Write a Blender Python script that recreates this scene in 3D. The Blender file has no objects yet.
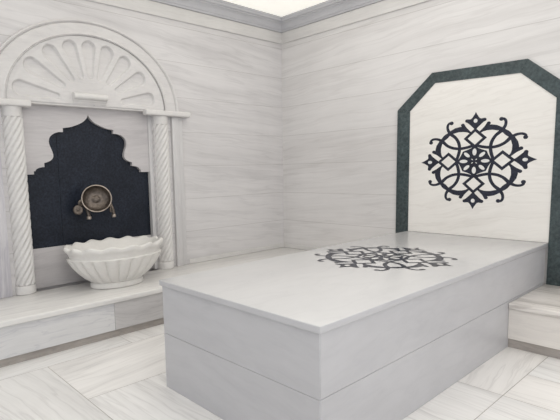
import bpy, bmesh, math, random
from mathutils import Vector, Matrix
from mathutils.geometry import tessellate_polygon
random.seed(4)
scn = bpy.context.scene
COL = scn.collection
PI = math.pi

# ------------------------------------------------------------------ helpers
def obj(name, bm, mats, parent=None, smooth=False, label=None, loc=None):
    """link a bmesh as ONE mesh object; geometry is given in world space, parents sit at their base point"""
    bmesh.ops.recalc_face_normals(bm, faces=bm.faces)
    me = bpy.data.meshes.new(name)
    if not isinstance(mats, (list, tuple)):
        mats = [mats]
    for m in mats:
        me.materials.append(m)
    bm.to_mesh(me); bm.free()
    if smooth:
        me.polygons.foreach_set('use_smooth', [True]*len(me.polygons))
        if smooth != 'all':
            me.set_sharp_from_angle(angle=math.radians(38))
    o = bpy.data.objects.new(name, me)
    COL.objects.link(o)
    if parent is not None:
        o.parent = parent
        o.matrix_parent_inverse = Matrix.Identity(4)
        base = Vector((0, 0, 0)); p = parent
        while p is not None:
            base = base + p.location; p = p.parent
        me.transform(Matrix.Translation(-base))
    elif loc is not None:
        me.transform(Matrix.Translation(-Vector(loc)))
        o.location = loc
    if label:
        o['label'] = label
    return o

def thing(name, label, cat, loc, group=None):
    o = bpy.data.objects.new(name, None)
    o.empty_display_size = .1
    COL.objects.link(o)
    o.location = loc
    o['label'] = label; o['category'] = cat
    if group: o['group'] = group
    return o

def struct(name, bm, mats, label=None, cat=None, smooth=False):
    o = obj(name, bm, mats, smooth=smooth)
    o['kind'] = 'structure'
    if label: o['label'] = label
    if cat: o['category'] = cat
    return o

def add_box(bm, lo, hi, bevel=0, seg=2):
    b = bmesh.new()
    vs = [b.verts.new((x, y, z)) for x in (lo[0], hi[0]) for y in (lo[1], hi[1]) for z in (lo[2], hi[2])]
    for f in ((0,1,3,2),(4,6,7,5),(0,4,5,1),(2,3,7,6),(0,2,6,4),(1,5,7,3)):
        b.faces.new([vs[i] for i in f])
    bmesh.ops.recalc_face_normals(b, faces=b.faces)
    if bevel:
        bmesh.ops.bevel(b, geom=b.edges[:], offset=bevel, segments=seg, affect='EDGES', profile=.5)
    merge(bm, b)
    return bm

def merge(bm, b):
    me = bpy.data.meshes.new('tmp'); b.to_mesh(me); b.free()
    bm.from_mesh(me); bpy.data.meshes.remove(me)

def box(lo, hi, bevel=0, seg=2):
    return add_box(bmesh.new(), lo, hi, bevel, seg)

def prism(poly, fn, d0, d1, bevel=0):
    """extrude a 2D polygon; fn(a, b, d) -> point"""
    bm = bmesh.new()
    A = [bm.verts.new(fn(a, b, d0)) for a, b in poly]
    B = [bm.verts.new(fn(a, b, d1)) for a, b in poly]
    bm.faces.new(A); bm.faces.new(B)
    n = len(poly)
    for i in range(n):
        j = (i+1) % n
        bm.faces.new((A[i], A[j], B[j], B[i]))
    bmesh.ops.recalc_face_normals(bm, faces=bm.faces)
    if bevel:
        bmesh.ops.bevel(bm, geom=bm.edges[:], offset=bevel, segments=2, affect='EDGES', profile=.5)
    return bm

def lathe(bm, rings, cx=0, cy=0, n=48, cap0=True, cap1=True, mat=None):
    """rings: list of (rx, ry, z)"""
    R = []
    for rx, ry, z in rings:
        R.append([bm.verts.new((cx+rx*math.cos(2*PI*k/n), cy+ry*math.sin(2*PI*k/n), z)) for k in range(n)])
    skin(bm, R, cap0, cap1)
    return bm

def skin(bm, R, cap0=True, cap1=True):
    n = len(R[0])
    for a, b in zip(R, R[1:]):
        for k in range(n):
            bm.faces.new((a[k], a[(k+1) % n], b[(k+1) % n], b[k]))
    if cap0: bm.faces.new(R[0][::-1])
    if cap1: bm.faces.new(R[-1])

def tube(bm, pts, rad, n=12):
    pts = [Vector(p) for p in pts]
    if not isinstance(rad, (list, tuple)): rad = [rad]*len(pts)
    R = []
    for i, p in enumerate(pts):
        t = (pts[min(i+1, len(pts)-1)]-pts[max(i-1, 0)]).normalized()
        a = t.orthogonal().normalized() if i == 0 else (a - t*a.dot(t)).normalized()
        b = t.cross(a)
        R.append([bm.verts.new(p+(a*math.cos(2*PI*k/n)+b*math.sin(2*PI*k/n))*rad[i]) for k in range(n)])
    skin(bm, R)
    return bm

def catmull(pts, m=8):
    P = [pts[0]]+list(pts)+[pts[-1]]
    out = []
    for i in range(1, len(P)-2):
        p0, p1, p2, p3 = P[i-1], P[i], P[i+1], P[i+2]
        for k in range(m):
            t = k/m
            out.append(tuple(.5*(2*b+(c-a)*t+(2*a-5*b+4*c-d)*t*t+(-a+3*b-3*c+d)*t**3) for a, b, c, d in zip(p0, p1, p2, p3)))
    out.append(tuple(pts[-1]))
    return out

# ------------------------------------------------------------------ materials
def nodes(name):
    m = bpy.data.materials.new(name); m.use_nodes = True
    nt = m.node_tree
    return m, nt, nt.nodes['Principled BSDF']

def N(nt, typ, **kw):
    n = nt.nodes.new(typ)
    for k, v in kw.items():
        if k.startswith('_'):
            setattr(n, k[1:], v)
        else:
            key = k.replace('__', ' ')
            n.inputs[key].default_value = v
    return n

def ramp(nt, fac, stops):
    r = nt.nodes.new('ShaderNodeValToRGB')
    e = r.color_ramp.elements
    while len(e) < len(stops): e.new(.5)
    for el, (p, c) in zip(e, stops):
        el.position = p
        el.color = (c[0], c[1], c[2], 1) if isinstance(c, (tuple, list)) else (c, c, c, 1)
    nt.links.new(fac, r.inputs[0])
    return r.outputs[0]

def mul(nt, a, b, fac=1.0):
    m = nt.nodes.new('ShaderNodeMix'); m.data_type = 'RGBA'; m.blend_type = 'MULTIPLY'
    m.inputs[0].default_value = fac
    nt.links.new(a, m.inputs[6]); nt.links.new(b, m.inputs[7])
    return m.outputs[2]

def marble(name, base, scale, vein=.12, fine=.06, dark=(.62, .61, .63), rough=.25, rot=(0, 0, 0), brick=None,
           uv=False, warp=.5, thin=.10, spec=.35, tone=None, blot=.05):
    """white Marmara-type marble; `scale` stretches the noise so that the veins run along the axis with the smallest number"""
    m, nt, bs = nodes(name)
    L = nt.links.new
    tc = nt.nodes.new('ShaderNodeTexCoord')
    if uv:
        src = tc.outputs['UV']
    else:
        g = nt.nodes.new('ShaderNodeNewGeometry'); src = g.outputs['Position']
    # gentle warp of the coordinates
    wn = N(nt, 'ShaderNodeTexNoise', Scale=1.3, Detail=3.0, Roughness=.55)
    L(src, wn.inputs['Vector'])
    off = N(nt, 'ShaderNodeVectorMath', _operation='SUBTRACT'); L(wn.outputs['Color'], off.inputs[0]); off.inputs[1].default_value = (.5, .5, .5)
    sc = N(nt, 'ShaderNodeVectorMath', _operation='SCALE'); L(off.outputs[0], sc.inputs[0]); sc.inputs['Scale'].default_value = warp*.35
    ad = N(nt, 'ShaderNodeVectorMath', _operation='ADD'); L(src, ad.inputs[0]); L(sc.outputs[0], ad.inputs[1])
    r0 = N(nt, 'ShaderNodeVectorRotate', _rotation_type='EULER_XYZ'); r0.inputs['Rotation'].default_value = rot
    L(ad.outputs[0], r0.inputs['Vector'])
    mp = N(nt, 'ShaderNodeMapping'); mp.inputs['Scale'].default_value = scale
    L(r0.outputs[0], mp.inputs['Vector'])
    n1 = N(nt, 'ShaderNodeTexNoise', Scale=1.0, Detail=5.0, Roughness=.6); L(mp.outputs[0], n1.inputs['Vector'])
    n2 = N(nt, 'ShaderNodeTexNoise', Scale=4.2, Detail=6.0, Roughness=.65); L(mp.outputs[0], n2.inputs['Vector'])
    n3 = N(nt, 'ShaderNodeTexNoise', Scale=1.7, Detail=4.0, Roughness=.5); L(mp.outputs[0], n3.inputs['Vector'])
    n4 = N(nt, 'ShaderNodeTexNoise', Scale=2.2, Detail=4.0, Roughness=.6); L(src, n4.inputs['Vector'])
    one = 1.0
    c1 = ramp(nt, n1.outputs['Fac'], [(.30, tuple(1-vein*(1-d)/.4 for d in dark)), (.52, one), (.7, one)])
    c2 = ramp(nt, n2.outputs['Fac'], [(.3, one-fine), (.6, one)])
    c3 = ramp(nt, n3.outputs['Fac'], [(.465, one), (.495, tuple(1-thin*(1-d)/.4 for d in dark)), (.525, one)])
    c4 = ramp(nt, n4.outputs['Fac'], [(.3, one-blot), (.65, one)])
    rgb = nt.nodes.new('ShaderNodeRGB'); rgb.outputs[0].default_value = (*base, 1)
    c = mul(nt, rgb.outputs[0], c1); c = mul(nt, c, c2); c = mul(nt, c, c3); c = mul(nt, c, c4)
    if tone:
        at = N(nt, 'ShaderNodeAttribute', _attribute_name=tone)
        c = mul(nt, c, at.outputs['Color'])
    if brick:
        axis, z0, bw, rh = brick
        sx = nt.nodes.new('ShaderNodeSeparateXYZ'); L(src, sx.inputs[0])
        sub = N(nt, 'ShaderNodeMath', _operation='SUBTRACT'); L(sx.outputs['Z'], sub.inputs[0]); sub.inputs[1].default_value = z0-8*rh
        ad2 = N(nt, 'ShaderNodeMath', _operation='ADD'); L(sx.outputs[axis], ad2.inputs[0]); ad2.inputs[1].default_value = 20.35
        cb = nt.nodes.new('ShaderNodeCombineXYZ'); L(ad2.outputs[0], cb.inputs[0]); L(sub.outputs[0], cb.inputs[1])
        bt = N(nt, 'ShaderNodeTexBrick', Scale=1.0)
        bt.inputs['Color1'].default_value = (1, 1, 1, 1); bt.inputs['Color2'].default_value = (.955, .952, .95, 1)
        bt.inputs['Mortar'].default_value = (.76, .75, .74, 1)
        bt.inputs['Mortar Size'].default_value = .0022; bt.inputs['Mortar Smooth'].default_value = .3
        bt.inputs['Brick Width'].default_value = bw; bt.inputs['Row Height'].default_value = rh
        bt.offset = 0
        L(cb.outputs[0], bt.inputs['Vector'])
        c = mul(nt, c, bt.outputs['Color'])
    L(c, bs.inputs['Base Color'])
    bs.inputs['Roughness'].default_value = rough
    bs.inputs['Specular IOR Level'].default_value = spec
    return m

def stone(name, c0, c1, scale=60, rough=.3, spec=.5, big=.5, vein=None):
    m, nt, bs = nodes(name)
    L = nt.links.new
    g = nt.nodes.new('ShaderNodeNewGeometry')
    n1 = N(nt, 'ShaderNodeTexNoise', Scale=scale, Detail=6.0, Roughness=.7); L(g.outputs['Position'], n1.inputs['Vector'])
    n2 = N(nt, 'ShaderNodeTexNoise', Scale=4.0, Detail=5.0, Roughness=.65); L(g.outputs['Position'], n2.inputs['Vector'])
    a = ramp(nt, n1.outputs['Fac'], [(.35, c0), (.7, c1)])
    b = ramp(nt, n2.outputs['Fac'], [(.3, 1-big), (.7, 1.0)])
    c = mul(nt, a, b)
    L(c, bs.inputs['Base Color'])
    rr = nt.nodes.new('ShaderNodeMapRange'); L(n2.outputs['Fac'], rr.inputs[0])
    rr.inputs[3].default_value = rough*.7; rr.inputs[4].default_value = rough*1.3
    L(rr.outputs[0], bs.inputs['Roughness'])
    bs.inputs['Specular IOR Level'].default_value = spec
    return m

M = {}
COOL = (.60, .60, .64); WARM = (.62, .59, .56)
M['wall_l'] = marble('wall_marble_left', (.745, .728, .730), (.8, .38, 6.5), vein=.15, fine=.08, thin=.08, warp=.28, rot=(math.radians(5), 0, 0), brick=('Y', .56, 8.0, .2845), dark=(.6, .59, .6))
M['wall_r'] = marble('wall_marble_right', (.770, .753, .748), (.34, .8, 6.0), vein=.13, fine=.07, thin=.07, warp=.28, rot=(0, math.radians(4), 0), brick=('X', .56, 8.0, .2845), dark=(.62, .60, .59))
M['frieze'] = marble('frieze_marble', (.74, .725, .71), (1.2, 1.2, 16), vein=.08, fine=.07, thin=.04)
M['crown'] = marble('crown_marble', (.60, .60, .625), (1.5, 1.5, 20), vein=.1, fine=.05, thin=.03)
M['floor'] = marble('floor_marble', (.96, .945, .93), (.5, 8, 1), vein=.15, fine=.08, thin=.12, uv=True, tone='tone', rough=.28, warp=.35, dark=(.6, .59, .59))
M['grout'] = marble('floor_grout', (.52, .49, .46), (8, 8, 8), rough=.8)
M['bench'] = marble('bench_marble', (.84, .825, .805), (13, .8, 13), vein=.13, fine=.09, thin=.10, warp=.25)
M['bench_x'] = marble('bench_marble_across', (.90, .86, .82), (.7, 14, 13), vein=.22, fine=.08, thin=.20, warp=.3, dark=(.55, .53, .52))
M['bench_face_a'] = marble('bench_face_pale', (.74, .735, .74), (12, .8, 13), vein=.18, fine=.06, thin=.10, dark=(.54, .55, .62))
M['bench_face_b'] = marble('bench_face_grey', (.60, .585, .585), (12, .8, 16), vein=.12, fine=.08, thin=.10)
M['bench_face_c'] = marble('bench_face_warm', (.86, .82, .775), (.7, 12, 9), vein=.06, fine=.06, thin=.05)
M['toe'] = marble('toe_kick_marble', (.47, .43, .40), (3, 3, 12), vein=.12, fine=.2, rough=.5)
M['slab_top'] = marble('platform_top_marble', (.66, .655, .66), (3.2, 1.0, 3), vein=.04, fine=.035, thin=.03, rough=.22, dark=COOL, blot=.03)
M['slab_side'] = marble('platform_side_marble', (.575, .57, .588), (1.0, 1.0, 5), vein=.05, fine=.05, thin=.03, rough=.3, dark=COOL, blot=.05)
M['panel'] = marble('panel_marble', (.87, .845, .81), (.9, 1, 9), vein=.07, fine=.035, thin=.05, rot=(0, math.radians(9), 0), dark=WARM, rough=.2, blot=.03)
M['carved'] = marble('carved_marble', (.76, .742, .728), (4, 4, 6), vein=.05, fine=.05, thin=.03, rough=.4)
M['lunette'] = marble('lunette_marble', (.73, .712, .705), (1.5, 2, 9), vein=.07, fine=.07, thin=.05, rough=.4)
M['ogee'] = marble('ogee_marble', (.62, .595, .60), (2, 1.0, 12), vein=.14, fine=.09, thin=.06, rough=.35)
M['pil'] = marble('pilaster_marble', (.68, .668, .67), (14, 14, .7), vein=.10, fine=.07, thin=.05, rough=.35)
M['pil_streak'] = marble('pilaster_streaked_marble', (.68, .665, .69), (13, 13, .5), vein=.34, fine=.12, thin=.12, rough=.35, dark=(.55, .54, .62))
M['basin'] = marble('basin_marble', (.82, .80, .77), (5, 5, 5), vein=.04, fine=.04, thin=.02, rough=.35)
M['granite'] = stone('dark_granite', (.007, .010, .019), (.030, .038, .058), 70, .36, .3, .45)
M['green'] = stone('dark_green_marble', (.036, .054, .057), (.098, .130, .136), 45, .22, .55, .45)
M['inlay'] = stone('inlay_dark_marble', (.013, .015, .028), (.040, .044, .070), 60, .33, .35, .35)
M['inlay_white'] = marble('inlay_white_marble', (.82, .81, .80), (4, 4, 4), vein=.02, fine=.03)
def metal(name, c, rough):
    m, nt, bs = nodes(name)
    g = nt.nodes.new('ShaderNodeNewGeometry')
    n1 = N(nt, 'ShaderNodeTexNoise', Scale=35.0, Detail=5.0, Roughness=.65); nt.links.new(g.outputs['Position'], n1.inputs['Vector'])
    nt.links.new(ramp(nt, n1.outputs['Fac'], [(.3, tuple(x*.45 for x in c)), (.7, c)]), bs.inputs['Base Color'])
    bs.inputs['Metallic'].default_value = .9; bs.inputs['Roughness'].default_value = rough
    return m
M['bronze'] = metal('aged_bronze', (.20, .168, .145), .42)
M['rim'] = metal('worn_brass_rim', (.50, .43, .37), .34)
def plaster(name, c):
    m, nt, bs = nodes(name)
    g = nt.nodes.new('ShaderNodeNewGeometry')
    n1 = N(nt, 'ShaderNodeTexNoise', Scale=6.0, Detail=3.0); nt.links.new(g.outputs['Position'], n1.inputs['Vector'])
    nt.links.new(ramp(nt, n1.outputs['Fac'], [(.3, tuple(x*.97 for x in c)), (.7, c)]), bs.inputs['Base Color'])
    bs.inputs['Roughness'].default_value = .8
    return m
M['ceiling'] = plaster('ceiling_plaster_glow', (.93, .91, .86))
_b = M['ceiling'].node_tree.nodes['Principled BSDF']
_b.inputs['Emission Color'].default_value = (1.0, .97, .89, 1); _b.inputs['Emission Strength'].default_value = .55  # emission added so the plaster looks bright and helps light the room

# ------------------------------------------------------------------ measures (metres)
H = .5535; X1, X2, PL = 1.3965, 2.3935, 2.385          # bathing platform
HB, DB, DR = .2735, .569, .648                      # bench height, depth left, depth right
RX, RY = 4.8, -4.8                                 # extent of the modelled room
ZC0, ZC1, ZT = 2.3145, 2.421, 2.540                 # frieze, crown, ceiling
NY = -2.043                                         # centre line of the fountain niche
BK = -.075                                          # face of the granite at the back of the niche

# ------------------------------------------------------------------ room shell
bm = bmesh.new()
n0, n1_ = NY-.565, NY+.525
add_box(bm, (-.14, RY, 0), (0, n0, ZT+.1))
add_box(bm, (-.14, n1_, 0), (0, .14, ZT+.1))
add_box(bm, (-.14, n0, 0), (0, n1_, HB-.03))
add_box(bm, (-.14, n0, 1.585), (0, n1_, ZT+.1))
add_box(bm, (-.14, n0, HB-.03), (-.118, n1_, 1.585))
struct('wall_left', bm, M['wall_l'], 'grey veined marble wall behind the fountain niche', 'wall')
struct('wall_right', box((0, 0, 0), (RX, .14, ZT+.1)), M['wall_r'], 'pale veined marble wall behind the bathing platform', 'wall')
struct('ceiling', box((0, RY, ZT), (RX, 0, ZT+.1)), M['ceiling'], 'bright cream ceiling with added glow', 'ceiling')

# floor: 2:1 herringbone of veined slabs over a grout bed
bm = bmesh.new()
uvl = bm.loops.layers.uv.new('UVMap')
ton = bm.loops.layers.float_color.new('tone')
def tile(x0, y0, x1, y1, along_x):
    x0, x1 = max(x0, 0), min(x1, RX); y0, y1 = max(y0, RY), min(y1, 0)
    if x1-x0 < .01 or y1-y0 < .01: return
    g = .0016
    q = [(x0+g, y0+g), (x1-g, y0+g), (x1-g, y1-g), (x0+g, y1-g)]
    f = bm.faces.new([bm.verts.new((x, y, 0)) for x, y in q])
    f.material_index = 0
    ou, ov = random.uniform(0, 40), random.uniform(0, 40)
    t = random.uniform(.93, 1.0); w = random.uniform(-.012, .012)
    sk = random.uniform(-.12, .12)
    for l, (x, y) in zip(f.loops, q):
        u, v = (x, y) if along_x else (y, x)
        l[uvl].uv = (u+ou, v+u*sk+ov)
        l[ton] = (t+w, t, t-w, 1)
def herring(a, ox, oy, xa, xb):
    for i in range(-20, 30):
        for j in range(-30, 20):
            k = (i-j) % 4
            x, y = ox+i*a, oy+j*a
            if k == 0: bx = (x, y, x+2*a, y+a, True)
            elif k == 3: bx = (x, y, x+a, y+2*a, False)
            else: continue
            x0, x1 = max(bx[0], xa), min(bx[2], xb)
            if x1 > x0: tile(x0, bx[1], x1, bx[3], bx[4])
herring(.535, .712-3*.535, -2.725, 0, 1.95)
for q in ((1.95, -1.283, 2.59, -.60, False), (1.95, -1.82, 2.59, -1.283, True), (2.59, -.955, 3.66, -.60, True), (2.59, -1.283, 3.30, -.955, True),
          (3.30, -1.82, 3.66, -.955, False), (2.59, -1.82, 3.30, -1.283, True), (1.95, -2.90, 2.59, -1.82, False), (2.59, -2.36, 3.66, -1.82, True), (2.59, -2.90, 3.66, -2.36, True)):
    tile(*q)
for i in range(3):
    tile(3.66, max(-2.9, -.6-i*1.07-1.07), 4.2, -.6-i*1.07, False); tile(4.2, max(-2.9, -.6-i*1.07-1.07), RX, -.6-i*1.07, False)
    tile(1.95+i*.95, -3.44, 2.9+i*.95, -2.90, True); tile(1.95+i*.95, -4.0, 2.9+i*.95, -3.44, True); tile(1.95+i*.95, RY, 2.9+i*.95, -4.0, True)
    tile(1.95+i*.95, -.6, 2.9+i*.95, 0, True)
g0 = [bm.verts.new(p) for p in ((0, RY, -.0015), (RX, RY, -.0015), (RX, 0, -.0015), (0, 0, -.0015))]
f = bm.faces.new(g0); f.material_index = 1
for l in f.loops: l[ton] = (1, 1, 1, 1)
fo = obj('floor', bm, [M['floor'], M['grout']]); fo['kind'] = 'structure'
fo['label'] = 'veined marble floor slabs laid in a herringbone'; fo['category'] = 'floor'

# cornice: flat frieze band and shaded crown on each wall
crown_prof = [(0, ZC1), (.020, ZC1), (.024, ZC1+.006), (.024, ZC1+.014), (.030, ZC1+.018), (.034, ZC1+.034), (.044, ZC1+.054), (.060, ZC1+.068),
              (.066, ZC1+.070), (.066, ZC1+.078), (.078, ZC1+.082), (.080, ZC1+.086), (.080, ZT-.018), (.086, ZT-.016), (.088, ZT), (0, ZT)]
fr_prof = [(0, ZC0), (.010, ZC0), (.013, ZC0+.004), (.013, ZC1-.006), (.008, ZC1), (0, ZC1)]
def run(prof, side):
    bm = bmesh.new()
    A, B = [], []
    for d, z in prof:
        if side == 'left':
            A.append(bm.verts.new((d, RY, z))); B.append(bm.verts.new((d, -d, z)))
        else:
            A.append(bm.verts.new((RX, -d, z))); B.append(bm.verts.new((d, -d, z)))
    n = len(prof)
    for i in range(n):
        j = (i+1) % n
        bm.faces.new((A[i], A[j], B[j], B[i]))
    bm.faces.new(A); bm.faces.new(B)
    return bm
struct('trim_1', run(fr_prof, 'left'), M['frieze'], 'pale marble frieze band under the crown, left wall', 'trim')
struct('trim_2', run(crown_prof, 'left'), M['crown'], 'grey crown moulding along the left wall', 'trim', True)
struct('trim_3', run(fr_prof, 'right'), M['frieze'], 'pale marble frieze band under the crown, right wall', 'trim')
struct('trim_4', run(crown_prof, 'right'), M['crown'], 'grey crown moulding along the right wall', 'trim', True)

BBH = .042
struct('baseboard_left', box((.0005, NY+.83, HB+.0005), (.007, -.0005, HB+BBH), .0015, 1), M['frieze'], 'thin marble skirting strip where the left wall meets the bench', 'baseboard')
struct('baseboard_right', box((.0075, -.007, HB+.0005), (X1-.11, -.0005, HB+BBH), .0015, 1), M['frieze'], 'thin marble skirting strip where the right wall meets the bench', 'baseboard')

# ------------------------------------------------------------------ benches
NT = .036                                           # thickness of the seat slabs
b1 = thing('marble_bench', 'long low marble bench under the fountain niche along the left wall', 'bench', (DB/2, -2.4, 0))
def seat(lo, hi): return box(lo, hi, .008, 3)
obj('seat_slab', seat((.001, RY+.3, HB-NT), (DB, -.001, HB)), M['bench'], b1, True)
yy = [RY+.3, -3.30, -2.22, -1.10, -DR]
for k in range(4):
    obj('front_panel', box((DB-.05, yy[k]+.0006, .052), (DB-.016, yy[k+1]-.0006, HB-NT), .0012, 1),
        M['bench_face_b'] if k == 2 else M['bench_face_a'], b1, True,
        label='greyer front panel' if k == 2 else None)
obj('toe_kick', box((DB-.09, RY+.3, .0005), (DB-.036, -DR+.04, .052)), M['toe'], b1, label='darker recessed base strip')
obj('core', box((.002, RY+.31, .0005), (DB-.09, -.002, HB-NT)), M['grout'], b1)
# the return of the same bench along the right wall, between corner and platform
obj('seat_slab', seat((DB+.001, -DR, HB-NT), (X1-.002, -.001, HB)), M['bench_x'], b1, True)
obj('front_panel', box((DB-.016, -DR+.016, .052), (X1-.002, -DR+.05, HB-NT), .0012, 1), M['bench_face_c'], b1, True)
obj('toe_kick', box((DB-.03, -DR+.036, .0005), (X1-.002, -DR+.09, .052)), M['toe'], b1)

b2 = thing('marble_bench', 'short warm-streaked marble bench right of the bathing platform, below the green border', 'bench', (3.3, -.31, 0))
XE = RX-.3
obj('seat_slab', seat((X2-.0115, -DR, HB-NT), (XE, -.001, HB)), M['bench_x'], b2, True)
obj('front_panel', box((X2-.0115, -DR+.016, .056), (3.35, -DR+.05, HB-NT), .0012, 1), M['bench_face_c'], b2, True)
obj('front_panel', box((3.352, -DR+.016, .056), (XE, -DR+.05, HB-NT), .0012, 1), M['bench_face_c'], b2, True)
obj('toe_kick', box((X2-.0115, -DR+.030, .0005), (XE, -DR+.09, .056)), M['toe'], b2, label='darker recessed base strip')
obj('core', box((X2-.0115, -DR+.09, .0005), (XE-.01, -.002, HB-NT)), M['grout'], b2)

# ------------------------------------------------------------------ medallion pattern (normalised, four-fold)
def medallion(fn, lift0, lift1):
    """fn(u, v, h) -> point; u, v in -1..1"""
    bm = bmesh.new()
    cnt = [0]
    def lift(h):
        cnt[0] += 1
        return h+cnt[0]*4e-6
    def poly(pts, h, mat):
        h = lift(h)
        vs = [bm.verts.new(fn(u, v, h)) for u, v in pts]
        for tri in tessellate_polygon([[Vector((u, v, 0)) for u, v in pts]]):
            f = bm.faces.new([vs[i] for i in tri]); f.material_index = mat
    def stroke(pts, w, h, mat=0, m=8, closed=False):
        h = lift(h)
        P = catmull(pts, m) if m else list(pts)
        if not isinstance(w, (list, tuple)): w = [w]*len(pts)
        ww = [w[min(int(i/(m or 1)), len(w)-1)] + ((w[min(int(i/(m or 1))+1, len(w)-1)]-w[min(int(i/(m or 1)), len(w)-1)])*((i % (m or 1))/(m or 1))) for i in range(len(P))]
        Lf, Rt = [], []
        for i, p in enumerate(P):
            a, b = P[max(i-1, 0)], P[min(i+1, len(P)-1)]
            if closed:
                a, b = P[(i-1) % len(P)], P[(i+1) % len(P)]
            t = Vector((b[0]-a[0], b[1]-a[1])).normalized()
            nn = Vector((-t[1], t[0]))*ww[i]/2
            if closed:
                d1 = Vector((p[0]-a[0], p[1]-a[1])).normalized(); c = max(.5, abs(d1.dot(t))); nn /= c
            Lf.append(bm.verts.new(fn(p[0]+nn[0], p[1]+nn[1], h))); Rt.append(bm.verts.new(fn(p[0]-nn[0], p[1]-nn[1], h)))
        for i in range(len(P) if closed else len(P)-1):
            j = (i+1) % len(P)
            f = bm.faces.new((Lf[i], Lf[j], Rt[j], Rt[i])); f.material_index = mat
    def disc(c, r, h, mat, n=16, rx=None, rot=0):
        rx = rx or r
        pts = []
        for k in range(n):
            a = 2*PI*k/n; x, y = rx*math.cos(a), r*math.sin(a)
            pts.append((c[0]+x*math.cos(rot)-y*math.sin(rot), c[1]+x*math.sin(rot)+y*math.cos(rot)))
        poly(pts, h, mat)
    W = .058
    h0, h1 = lift0, lift1
    strand = [(-.815, .425), (-.812, .47), (-.765, .498), (-.70, .497), (-.64, .474), (-.575, .425), (-.495, .343), (-.385, .286), (-.26, .268), (-.13, .287), (-.015, .325)]
    sw = [.045, .045, .048, .05, .056, .066, .056, W, W, W, W]
    # petal of the corner lobe: outer rim between the two strands
    knot = [(-.455, .60), (-.515, .545), (-.545, .515), (-.60, .455)]
    # horned arch from the corner lobe to the point fleur
    horn = [(-.060, .550), (-.090, .566), (-.135, .596), (-.20, .612), (-.29, .615), (-.39, .590), (-.455, .548),
            (-.515, .585), (-.45, .648), (-.36, .702), (-.27, .722), (-.240, .722), (-.252, .735), (-.243, .768), (-.212, .778), (-.188, .755), (-.155, .695), (-.105, .635), (-.048, .575)]
    fleur = [(0, 1.0), (-.022, .95), (-.05, .90), (-.072, .868), (-.098, .858), (-.128, .864), (-.160, .852), (-.172, .826), (-.160, .802), (-.130, .782), (-.085, .735), (-.040, .685), (-.012, .645)]
    fleur = fleur + [(-x, y) for x, y in fleur[::-1][0:-1]]
    for sx in (1, -1):
        for sy in (1, -1):
            T = lambda pts, sw_=False: [((sx*b, sy*a) if sw_ else (sx*a, sy*b)) for a, b in pts]
            S = lambda pts: [(sx*(-b), sy*(-a)) for a, b in pts]          # swap about the diagonal of the upper left quadrant
            for F in (T, S):
                stroke(F(strand), sw, h0)
                disc(F([(-.812, .428)])[0], .038, h0, 0)
                poly(F(horn), h0, 0)
                disc(F([(-.222, .752)])[0], .034, h0, 0)
            stroke(T(knot), [.06, .09, .09, .06], h0)
    for k in range(4):
        ca, sa = [(1, 0), (0, 1), (-1, 0), (0, -1)][k]
        R = lambda pts: [(ca*x-sa*y, sa*x+ca*y) for x, y in pts]
        poly(R(fleur), h0, 0)
        for q in (-1, 1): disc(R([(q*.150, .832)])[0], .034, h0, 0)
        disc(R([(0, .822)])[0], .042, h1, 1, rx=.034, rot=k*PI/2)
        stroke(R([(0, .640), (-.165, .468), (0, .300), (.165, .468)]), .052, h0, m=0, closed=True)
        disc(R([(0, .188)])[0], .072, h1, 1, rx=.036, rot=k*PI/2)
        disc(R([(.132, .132)])[0], .066, h1, 1, rx=.033, rot=k*PI/2-PI/4)
        disc(R([(.036, .036)])[0], .018, h1, 1, rx=.009, rot=k*PI/2-PI/4)
    core = []
    for k in range(4):
        ca, sa = [(1, 0), (0, 1), (-1, 0), (0, -1)][k]
        for x, y in [(0, .325), (-.055, .272), (-.12, .238), (-.205, .205), (-.238, .12), (-.272, .055)]:
            core.append((ca*x-sa*y, sa*x+ca*y))
    poly(core, h0, 0)
    return bm

# ------------------------------------------------------------------ bathing platform
pf = thing('bathing_platform', 'large rectangular white marble bathing platform with dark inlaid medallion on top', 'platform', ((X1+X2)/2, -PL/2, 0))
ST = .029
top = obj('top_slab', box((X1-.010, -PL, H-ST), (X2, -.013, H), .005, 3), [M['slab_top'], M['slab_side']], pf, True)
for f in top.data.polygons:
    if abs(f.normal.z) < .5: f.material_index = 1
MC = (1.862, -1.142)
obj('medallion_inlay', medallion(lambda u, v, h: (MC[0]+u*.418, MC[1]+v*.425, H+h), .0003, .0013), [M['inlay'], M['inlay_white']], top, label='dark openwork medallion set in the top')
o_ = .012
ZS = .283
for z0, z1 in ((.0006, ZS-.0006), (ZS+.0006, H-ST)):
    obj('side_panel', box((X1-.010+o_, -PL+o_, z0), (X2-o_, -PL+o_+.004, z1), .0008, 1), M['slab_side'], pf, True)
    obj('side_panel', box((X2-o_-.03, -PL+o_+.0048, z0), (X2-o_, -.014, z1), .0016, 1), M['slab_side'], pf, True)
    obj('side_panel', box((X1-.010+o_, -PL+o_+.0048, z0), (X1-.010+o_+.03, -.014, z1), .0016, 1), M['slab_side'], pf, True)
obj('core', box((X1+.04, -PL+.04, .0006), (X2-.04, -.02, H-ST-.001)), M['grout'], pf)

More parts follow.
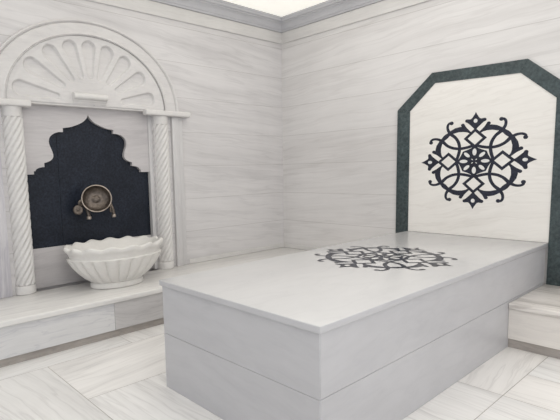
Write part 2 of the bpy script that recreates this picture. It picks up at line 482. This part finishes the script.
# ------------------------------------------------------------------ wall panel with green border
wp = thing('wall_panel', 'chamfered white marble wall panel with dark medallion and green marble border', 'wall panel', (1.895, 0, HB))
I = [(X1, HB), (X1, 1.512), (1.596, 1.700), (2.182, 1.678), (2.3965, 1.490), (2.3965, HB)]
O = [(X1-.108, HB), (X1-.108, 1.528), (1.570, 1.779), (2.221, 1.762), (2.505, 1.518), (2.505, HB)]
ip = prism([(I[0][0]+.001, H+.001)]+I[1:5]+[(I[5][0]-.001, H+.001)], lambda a, b, d: (a, -d, b), .0005, .0125)
ipo = obj('inner_panel', ip, M['panel'], wp)
obj('medallion_inlay', medallion(lambda u, v, h: (1.902+u*.403, -.0125-h, 1.1045+v*.349), .0003, .0013), [M['inlay'], M['inlay_white']], ipo, label='dark openwork medallion of leaves, loops and diamonds')
for k in range(5):
    a, b, c, d = O[k], O[k+1], I[k+1], I[k]
    cx_, cy_ = (a[0]+b[0]+c[0]+d[0])/4, (a[1]+b[1]+c[1]+d[1])/4
    q = [(x+(cx_-x)*.0015, y+(cy_-y)*.0015) for x, y in (a, b, c, d)]
    q = [(x, max(y, HB+.0005)) for x, y in q]
    obj('border_strip', prism(q, lambda a, b, d: (a, -d, b), .0005, .018, .0012), M['green'], wp)

# ------------------------------------------------------------------ fountain niche on the left wall
wf = thing('wall_fountain', 'carved marble fountain niche with fluted arch, twisted columns and dark granite back', 'fountain', (0, NY, HB))
YL, YR = -2.596, -1.450                            # column axes
obj('granite_back', prism([(NY-.555, .562), (NY-.243, .562), (NY-.243, 1.578), (NY-.555, 1.578)], lambda a, b, d: (d, a, b), BK-.04, BK, .001), M['granite'], wf, label='dark blue-grey granite slab')
obj('granite_back', prism([(NY-.2415, .562), (NY+.515, .562), (NY+.515, 1.578), (NY-.2415, 1.578)], lambda a, b, d: (d, a, b), BK-.04, BK, .001), M['granite'], wf, label='dark blue-grey granite slab')
obj('riser_panel', box((BK-.04, NY-.555, HB+.0005), (BK+.004, NY+.515, .5615), .001, 1), M['ogee'], wf)
half = [(0, 1.487)] + catmull([(.012, 1.464), (.034, 1.441), (.06, 1.424), (.10, 1.406), (.140, 1.393), (.188, 1.386)], 4) + [(.188, 1.357)] + \
    catmull([(.215, 1.357), (.248, 1.346), (.276, 1.325), (.288, 1.298), (.287, 1.268), (.276, 1.235), (.267, 1.205), (.267, 1.180), (.280, 1.160), (.304, 1.146), (.330, 1.138)], 4) + \
    [(.330, 1.110)] + catmull([(.345, 1.109), (.368, 1.104), (.385, 1.094), (.392, 1.082)], 3) + [(.402, 1.082), (.402, 1.060), (.53, 1.060)]
half = half[1:]
KZ, KY = .026, 1.045
half = [(x*KY, z+KZ) for x, z in half]
OY = NY-.006
outline = [(OY-.555, 1.578)] + [(OY-x, z) for x, z in half[::-1]] + [(OY, 1.487+KZ)] + [(OY+min(x, .507), z) for x, z in half] + [(OY+.507, 1.578)]
obj('ogee_panel', prism(outline, lambda a, b, d: (d, a, b), BK+.0005, BK+.03), M['ogee'], wf)

# lunette and arch moulding: relief surfaces on an elliptical grid
AC, ZB = -2.03, 1.5745
A_, B_ = .738, .592
RIN = .815
flutes = []
for k in range(9):
    a = math.radians(90+20.4*(k-4)*1.0)
    d = Vector((math.cos(a), math.sin(a)))
    ro = 1/math.sqrt((d[0]/(.552 if d[0] < 0 else .535))**2+(d[1]/.442)**2); ri = 1/math.sqrt((d[0]/.245)**2+(d[1]/.186)**2)
    flutes.append((Vector((-.014, .010))+d*(ri+.012), Vector((-.014, .010))+d*(ro-.050), .024, .054))
def sst(e0, e1, x):
    t = min(1, max(0, (x-e0)/(e1-e0))); return t*t*(3-2*t)
def flute_depth(y, z):
    p = Vector((y, z)); best = 0
    for a, b, r0, r1 in flutes:
        ab = b-a; t = min(1, max(0, (p-a).dot(ab)/ab.dot(ab)))
        dist = (p-(a+ab*t)).length
        r = r0+(r1-r0)*t
        best = max(best, (1-sst(r-.011, r, dist))*(.55+.45*t))
    return best
def relief(rho0, rho1, nr, nt_, hfun, zfloor):
    bm = bmesh.new()
    rows = []
    for i in range(nr+1):
        rho = rho0+(rho1-rho0)*i/nr
        row = []
        for k in range(nt_+1):
            t = PI*k/nt_
            y, z = A_*rho*math.cos(t), B_*rho*math.sin(t)
            row.append(bm.verts.new((hfun(rho, y, z), AC+y, ZB+z)))
        rows.append(row)
    for a, b in zip(rows, rows[1:]):
        for k in range(nt_):
            bm.faces.new((a[k], a[k+1], b[k+1], b[k]))
    # closed sides: outer rim back to the wall and the flat underside
    back = [bm.verts.new((zfloor, v.co.y, v.co.z)) for v in rows[-1]]
    for k in range(nt_):
        bm.faces.new((rows[-1][k], rows[-1][k+1], back[k+1], back[k]))
    for kk in (0, nt_):
        for a, b in zip(rows, rows[1:]):
            p0, p1 = a[kk], b[kk]
            try: bm.faces.new((p0, p1, bm.verts.new((zfloor, p1.co.y, p1.co.z)), bm.verts.new((zfloor, p0.co.y, p0.co.z))))
            except ValueError: pass
    bmesh.ops.remove_doubles(bm, verts=bm.verts, dist=1e-5)
    return bm
def h_lun(rho, y, z):
    return .0275 - .0255*flute_depth(y, z) + .003*sst(.77, .80, rho)
def h_arch(rho, y, z):
    g1 = math.exp(-((rho-.822)/.007)**2); g2 = math.exp(-((rho-.962)/.006)**2)
    r = .037 + .006*math.sin(PI*min(1, max(0, (rho-.968)/.032)))
    r += .004*(1-sst(.83, .845, rho))
    r -= .011*g1 + .011*g2
    if rho > .992: r -= .010*(rho-.992)/.008
    return r
obj('fluted_lunette', relief(.004, RIN, 130, 300, h_lun, .0005), M['lunette'], wf, 'all', label='half-round carved field with nine radiating flutes')
obj('arch_moulding', relief(RIN, 1.0, 44, 240, h_arch, .0005), M['lunette'], wf, True)
# moulded block at the foot of the lunette
bp = [(.010, 1.583), (.034, 1.583), (.036, 1.592), (.044, 1.597), (.048, 1.606), (.056, 1.609), (.066, 1.612), (.073, 1.620), (.075, 1.630), (.073, 1.641), (.066, 1.649), (.056, 1.652), (.010, 1.656)]
obj('moulded_block', prism(bp, lambda a, b, d: (a, d, b), AC-.160, AC+.092, .0012), M['carved'], wf, True)
# sill strip closing the bottom of the arch
obj('sill_strip', box((BK+.032, NY-.555, 1.5605), (.0190, NY+.50, 1.5745), .002, 1), M['carved'], wf, True)

def column(cy):
    cx = -.018
    c = thing_part('twisted_column', wf, (cx, cy, HB))
    # shaft with seven helical strands
    bm = bmesh.new()
    z0, z1, n, nz, pitch, R0 = HB+.062, 1.466, 126, 170, .56, .0695
    rings = []
    for i in range(nz+1):
        z = z0+(z1-z0)*i/nz
        ring = []
        for k in range(n):
            th = 2*PI*k/n
            ph = 9*(th-2*PI*(z-z0)/pitch)
            r = R0*(.79+.21*abs(math.cos(ph/2))**.75)
            ring.append(bm.verts.new((cx+r*math.cos(th), cy+r*math.sin(th), z)))
        rings.append(ring)
    skin(bm, rings)
    obj('shaft', bm, M['carved'], c, 'all')
    bm = bmesh.new(); r = .072
    lathe(bm, [(r-.002, r-.002, HB+.0005), (r, r, HB+.003), (r, r, HB+.052), (r-.003, r-.003, HB+.058), (r-.014, r-.014, HB+.062)], cx, cy)
    obj('base_ring', bm, M['carved'], c, True)
    bm = bmesh.new(); r = .068
    lathe(bm, [(r-.014, r-.014, 1.464), (r-.001, r-.001, 1.467), (r, r, 1.472), (r, r, 1.525), (r+.002, r+.002, 1.5315)], cx, cy)
    obj('collar', bm, M['carved'], c, True)
def thing_part(name, parent, loc):
    o = bpy.data.objects.new(name, None); o.empty_display_size = .1
    COL.objects.link(o); o.parent = parent
    base = Vector((0, 0, 0)); p = parent
    while p is not None: base = base+p.location; p = p.parent
    o.location = Vector(loc)-base
    return o
column(YL); column(YR)
CM = (YL+YR)/2
for s in (-1, 1):
    lo, hi = (-1.618, -1.190) if s > 0 else (-2.84, -2.486)
    obj('capital_slab', box((.0005, lo, 1.532), (.066, hi, 1.574), .010, 3), M['carved'], wf, True)
    y0, y1 = sorted((CM+s*.668, CM+s*(.727 if s > 0 else .84))); y2, y3 = sorted((CM+s*.7275, CM+s*.776))
    mm = M['pil'] if s > 0 else M['pil_streak']
    p = obj('pilaster', box((.0005, y0, HB+.0005), (.026, y1, 1.5315), .003, 2), mm, wf, True, label=None if s > 0 else 'bluish streaked pilaster')
    if s > 0: obj('pilaster_step', box((.0005, y2, HB+.0005), (.014, y3 if s > 0 else y3, 1.5315), .003, 2), mm, p, True)
    if s > 0:
        obj('jamb_strip', box((BK+.0045, YR-.100, HB+.0005), (-.03, YR-.055, 1.5600), .002, 1), M['pil'], wf, True)

# ------------------------------------------------------------------ basin
BX, BY = .215, -2.018
ba = thing('stone_basin', 'oval white marble basin with scalloped rim and ribbed sides, standing on the bench', 'basin', (BX, BY, HB))
def ring(bm, a, b, z, n=264, ra=0, za=0, nl=15, gad=0, ng=22):
    vs = []
    for k in range(n):
        t = 2*PI*k/n
        w = math.cos(nl*t)
        g = abs(math.sin(ng*t/2))
        s = 1+ra*w-gad*(1-g**.6)
        vs.append(bm.verts.new((BX+b*s*math.cos(t), BY+a*s*math.sin(t), z+za*w)))
    return vs
a0, b0 = .362, .255
def build(prof, cap0, cap1, name, mat, lab=None):
    bm = bmesh.new()
    R = [ring(bm, a0*s, b0*s2, HB+z*1.19, **kw) for s, s2, z, kw in prof]
    skin(bm, R, cap0, cap1)
    return obj(name, bm, mat, ba, True, label=lab)
build([(.53, .53, .0008, {}), (.55, .55, .004, {}), (.55, .55, .022, {}), (.53, .53, .030, {}), (.50, .50, .036, {})], True, True, 'foot', M['basin'])
G = dict(gad=.085)
build([(.49, .49, .030, {}), (.56, .56, .040, G), (.68, .68, .066, G), (.79, .79, .098, G), (.88, .88, .130, G), (.945, .945, .160, G), (.975, .975, .178, dict(gad=.06)), (.98, .98, .186, dict(gad=.008)), (.965, .965, .191, {}), (.93, .93, .192, {})], True, True, 'ribbed_bowl', M['basin'])
Wv = lambda f: dict(ra=.021*f, za=.0075*f)
build([(.50, .50, .070, {}), (.93, .93, .186, {}), (.93, .93, .196, {}), (.945, .945, .212, Wv(.3)), (.975, .975, .224, Wv(.8)), (1.0, 1.0, .232, Wv(1)), (1.012, 1.012, .242, Wv(1)), (1.005, 1.005, .252, Wv(1)), (.975, .97, .258, Wv(1)), (.94, .92, .256, Wv(.9)), (.915, .88, .247, Wv(.6)), (.88, .84, .225, {}), (.80, .76, .175, {}), (.62, .58, .120, {}), (.35, .32, .095, {})], True, True, 'scalloped_rim', M['basin'])

# ------------------------------------------------------------------ faucets and hammam bowl
def faucet(y, label, side):
    z = .862
    t = thing('brass_faucet', label, 'faucet', (BK, y, z), None)
    bm = bmesh.new()
    R = []
    for x, r in ((BK+.0004, .030), (BK+.004, .031), (BK+.010, .024), (BK+.014, .014)):
        R.append([bm.verts.new((x, y+r*math.cos(2*PI*k/24), z+r*math.sin(2*PI*k/24))) for k in range(24)])
    skin(bm, R); obj('wall_flange', bm, M['bronze'], t, True)
    bm = bmesh.new()
    tube(bm, catmull([(BK+.012, y, z), (BK+.04, y, z-.002), (-.010, y, z-.014), (.012, y, z-.040), (.024, y+side*.004, z-.070), (.026, y+side*.006, z-.096)], 5), .0135, 14)
    obj('spout', bm, M['bronze'], t, True)
    bm = bmesh.new()
    tube(bm, [(.026, y+side*.006, z-.090), (.026, y+side*.006, z-.096), (.026, y+side*.006, z-.112), (.026, y+side*.006, z-.115)], [.014, .018, .018, .013], 16)
    obj('spout_tip', bm, M['rim'], t, True)
    return t
fl = faucet(-2.128, 'aged brass faucet with round side knob, left of the two under the metal bowl', 1)
bm = bmesh.new(); tube(bm, [(-.02, -2.132, .856), (-.012, -2.172, .838)], [.012, .009], 12)
hs = obj('handle_stem', bm, M['bronze'], fl, True)
bm = bmesh.new()
c = Vector((.012, -2.196, .822)); nrm = Vector((.86, -.42, .2)).normalized(); e1 = nrm.orthogonal().normalized(); e2 = nrm.cross(e1)
R = []
for d, r in ((-.014, .014), (-.012, .030), (-.006, .036), (.004, .036), (.010, .031), (.011, .022), (.008, .012), (.012, .006)):
    R.append([bm.verts.new(c+nrm*d+(e1*math.cos(2*PI*k/24)+e2*math.sin(2*PI*k/24))*r) for k in range(24)])
skin(bm, R); obj('handle_knob', bm, M['bronze'], fl, True)
bm = bmesh.new(); tube(bm, [(-.012, -2.170, .838), c-nrm*.010], [.010, .012], 12); obj('handle_stem', bm, M['bronze'], fl, True)
fr = faucet(-1.930, 'aged brass faucet with thin side lever, right of the two under the metal bowl', 1)
bm = bmesh.new(); tube(bm, catmull([(-.03, -1.932, .862), (-.005, -1.944, .860), (.020, -1.952, .840), (.030, -1.952, .812), (.032, -1.948, .790)], 5), [.009]*21, 10)
obj('lever', bm, M['bronze'], fr, True)

BC = Vector((.088, -2.082, .901)); bn = Vector((.90, -.30, .16)).normalized()
be1 = Vector((0, 0, 1)).cross(bn).normalized(); be2 = bn.cross(be1)
bw = thing('metal_bowl', 'round shallow bronze bath bowl with raised centre boss, propped on the two faucets', 'bowl', BC)
def bring(bm, r, d, n=56):
    return [bm.verts.new(BC+bn*d+(be1*math.cos(2*PI*k/n)+be2*math.sin(2*PI*k/n)*.93)*r*.945) for k in range(n)]
bm = bmesh.new()
skin(bm, [bring(bm, r, d) for r, d in ((.012, -.050), (.055, -.052), (.085, -.040), (.104, -.012), (.110, .0), (.106, .001), (.100, -.012), (.083, -.034), (.055, -.044), (.034, -.045), (.026, -.040), (.016, -.037), (.005, -.036))])
obj('bowl_body', bm, M['bronze'], bw, True)
bm = bmesh.new()
R = []
for q in range(8):
    a = 2*PI*q/8
    R.append(bring(bm, .1105+.0055*math.cos(a), .0045*math.sin(a)))
R.append(R[0])
n = len(R[0])
for a, b in zip(R, R[1:]):
    for k in range(n): bm.faces.new((a[k], a[(k+1) % n], b[(k+1) % n], b[k]))
obj('bowl_rim', bm, M['rim'], bw, 'all', label='brighter rounded rim')

# ------------------------------------------------------------------ camera
cam = bpy.data.cameras.new('camera'); co = bpy.data.objects.new('camera', cam); COL.objects.link(co)
yaw, pit, rol = 0.85289, 0.12213, -0.02458
d = Vector((-math.sin(yaw)*math.cos(pit), math.cos(yaw)*math.cos(pit), -math.sin(pit)))
r = Vector((math.cos(yaw), math.sin(yaw), 0)); u = r.cross(d)
r2 = r*math.cos(rol)+u*math.sin(rol); u2 = -r*math.sin(rol)+u*math.cos(rol)
mw = Matrix(((r2.x, u2.x, -d.x, 3.36709), (r2.y, u2.y, -d.y, -3.59569), (r2.z, u2.z, -d.z, 1.07845), (0, 0, 0, 1)))
co.matrix_world = mw
cam.sensor_fit = 'HORIZONTAL'; cam.sensor_width = 36; cam.lens = 36*473.253/560
cam.shift_x = (280-236.532)/560; cam.shift_y = (228.684-210)/560
cam.clip_start = .05
scn.camera = co

# ------------------------------------------------------------------ light
w = bpy.data.worlds.new('world'); scn.world = w; w.use_nodes = True
bg = w.node_tree.nodes['Background']; bg.inputs[0].default_value = (.93, .96, 1.0, 1); bg.inputs[1].default_value = .74
def area(name, loc, target, size, power, color=(1, 1, 1), sy=None):
    l = bpy.data.lights.new(name, 'AREA'); l.energy = power; l.color = color; l.size = size
    if sy: l.shape = 'RECTANGLE'; l.size_y = sy
    o = bpy.data.objects.new(name, l); COL.objects.link(o); o.location = loc
    o.rotation_euler = (Vector(target)-Vector(loc)).to_track_quat('-Z', 'Y').to_euler()
    return o
area('overhead_fill', (1.55, -1.15, 2.50), (1.55, -1.15, 0), 1.5, 7.5, (1, .985, .965))  # unseen fill added to brighten the far platform end and panel
area('side_fill', (4.6, -3.0, 1.9), (1.2, -.8, 1.0), 1.6, 18, (1, .985, .97))  # unseen fill added on the open side to lift floor and walls
scn.view_settings.view_transform = 'Standard'
scn.view_settings.look = 'None'
scn.view_settings.exposure = 0
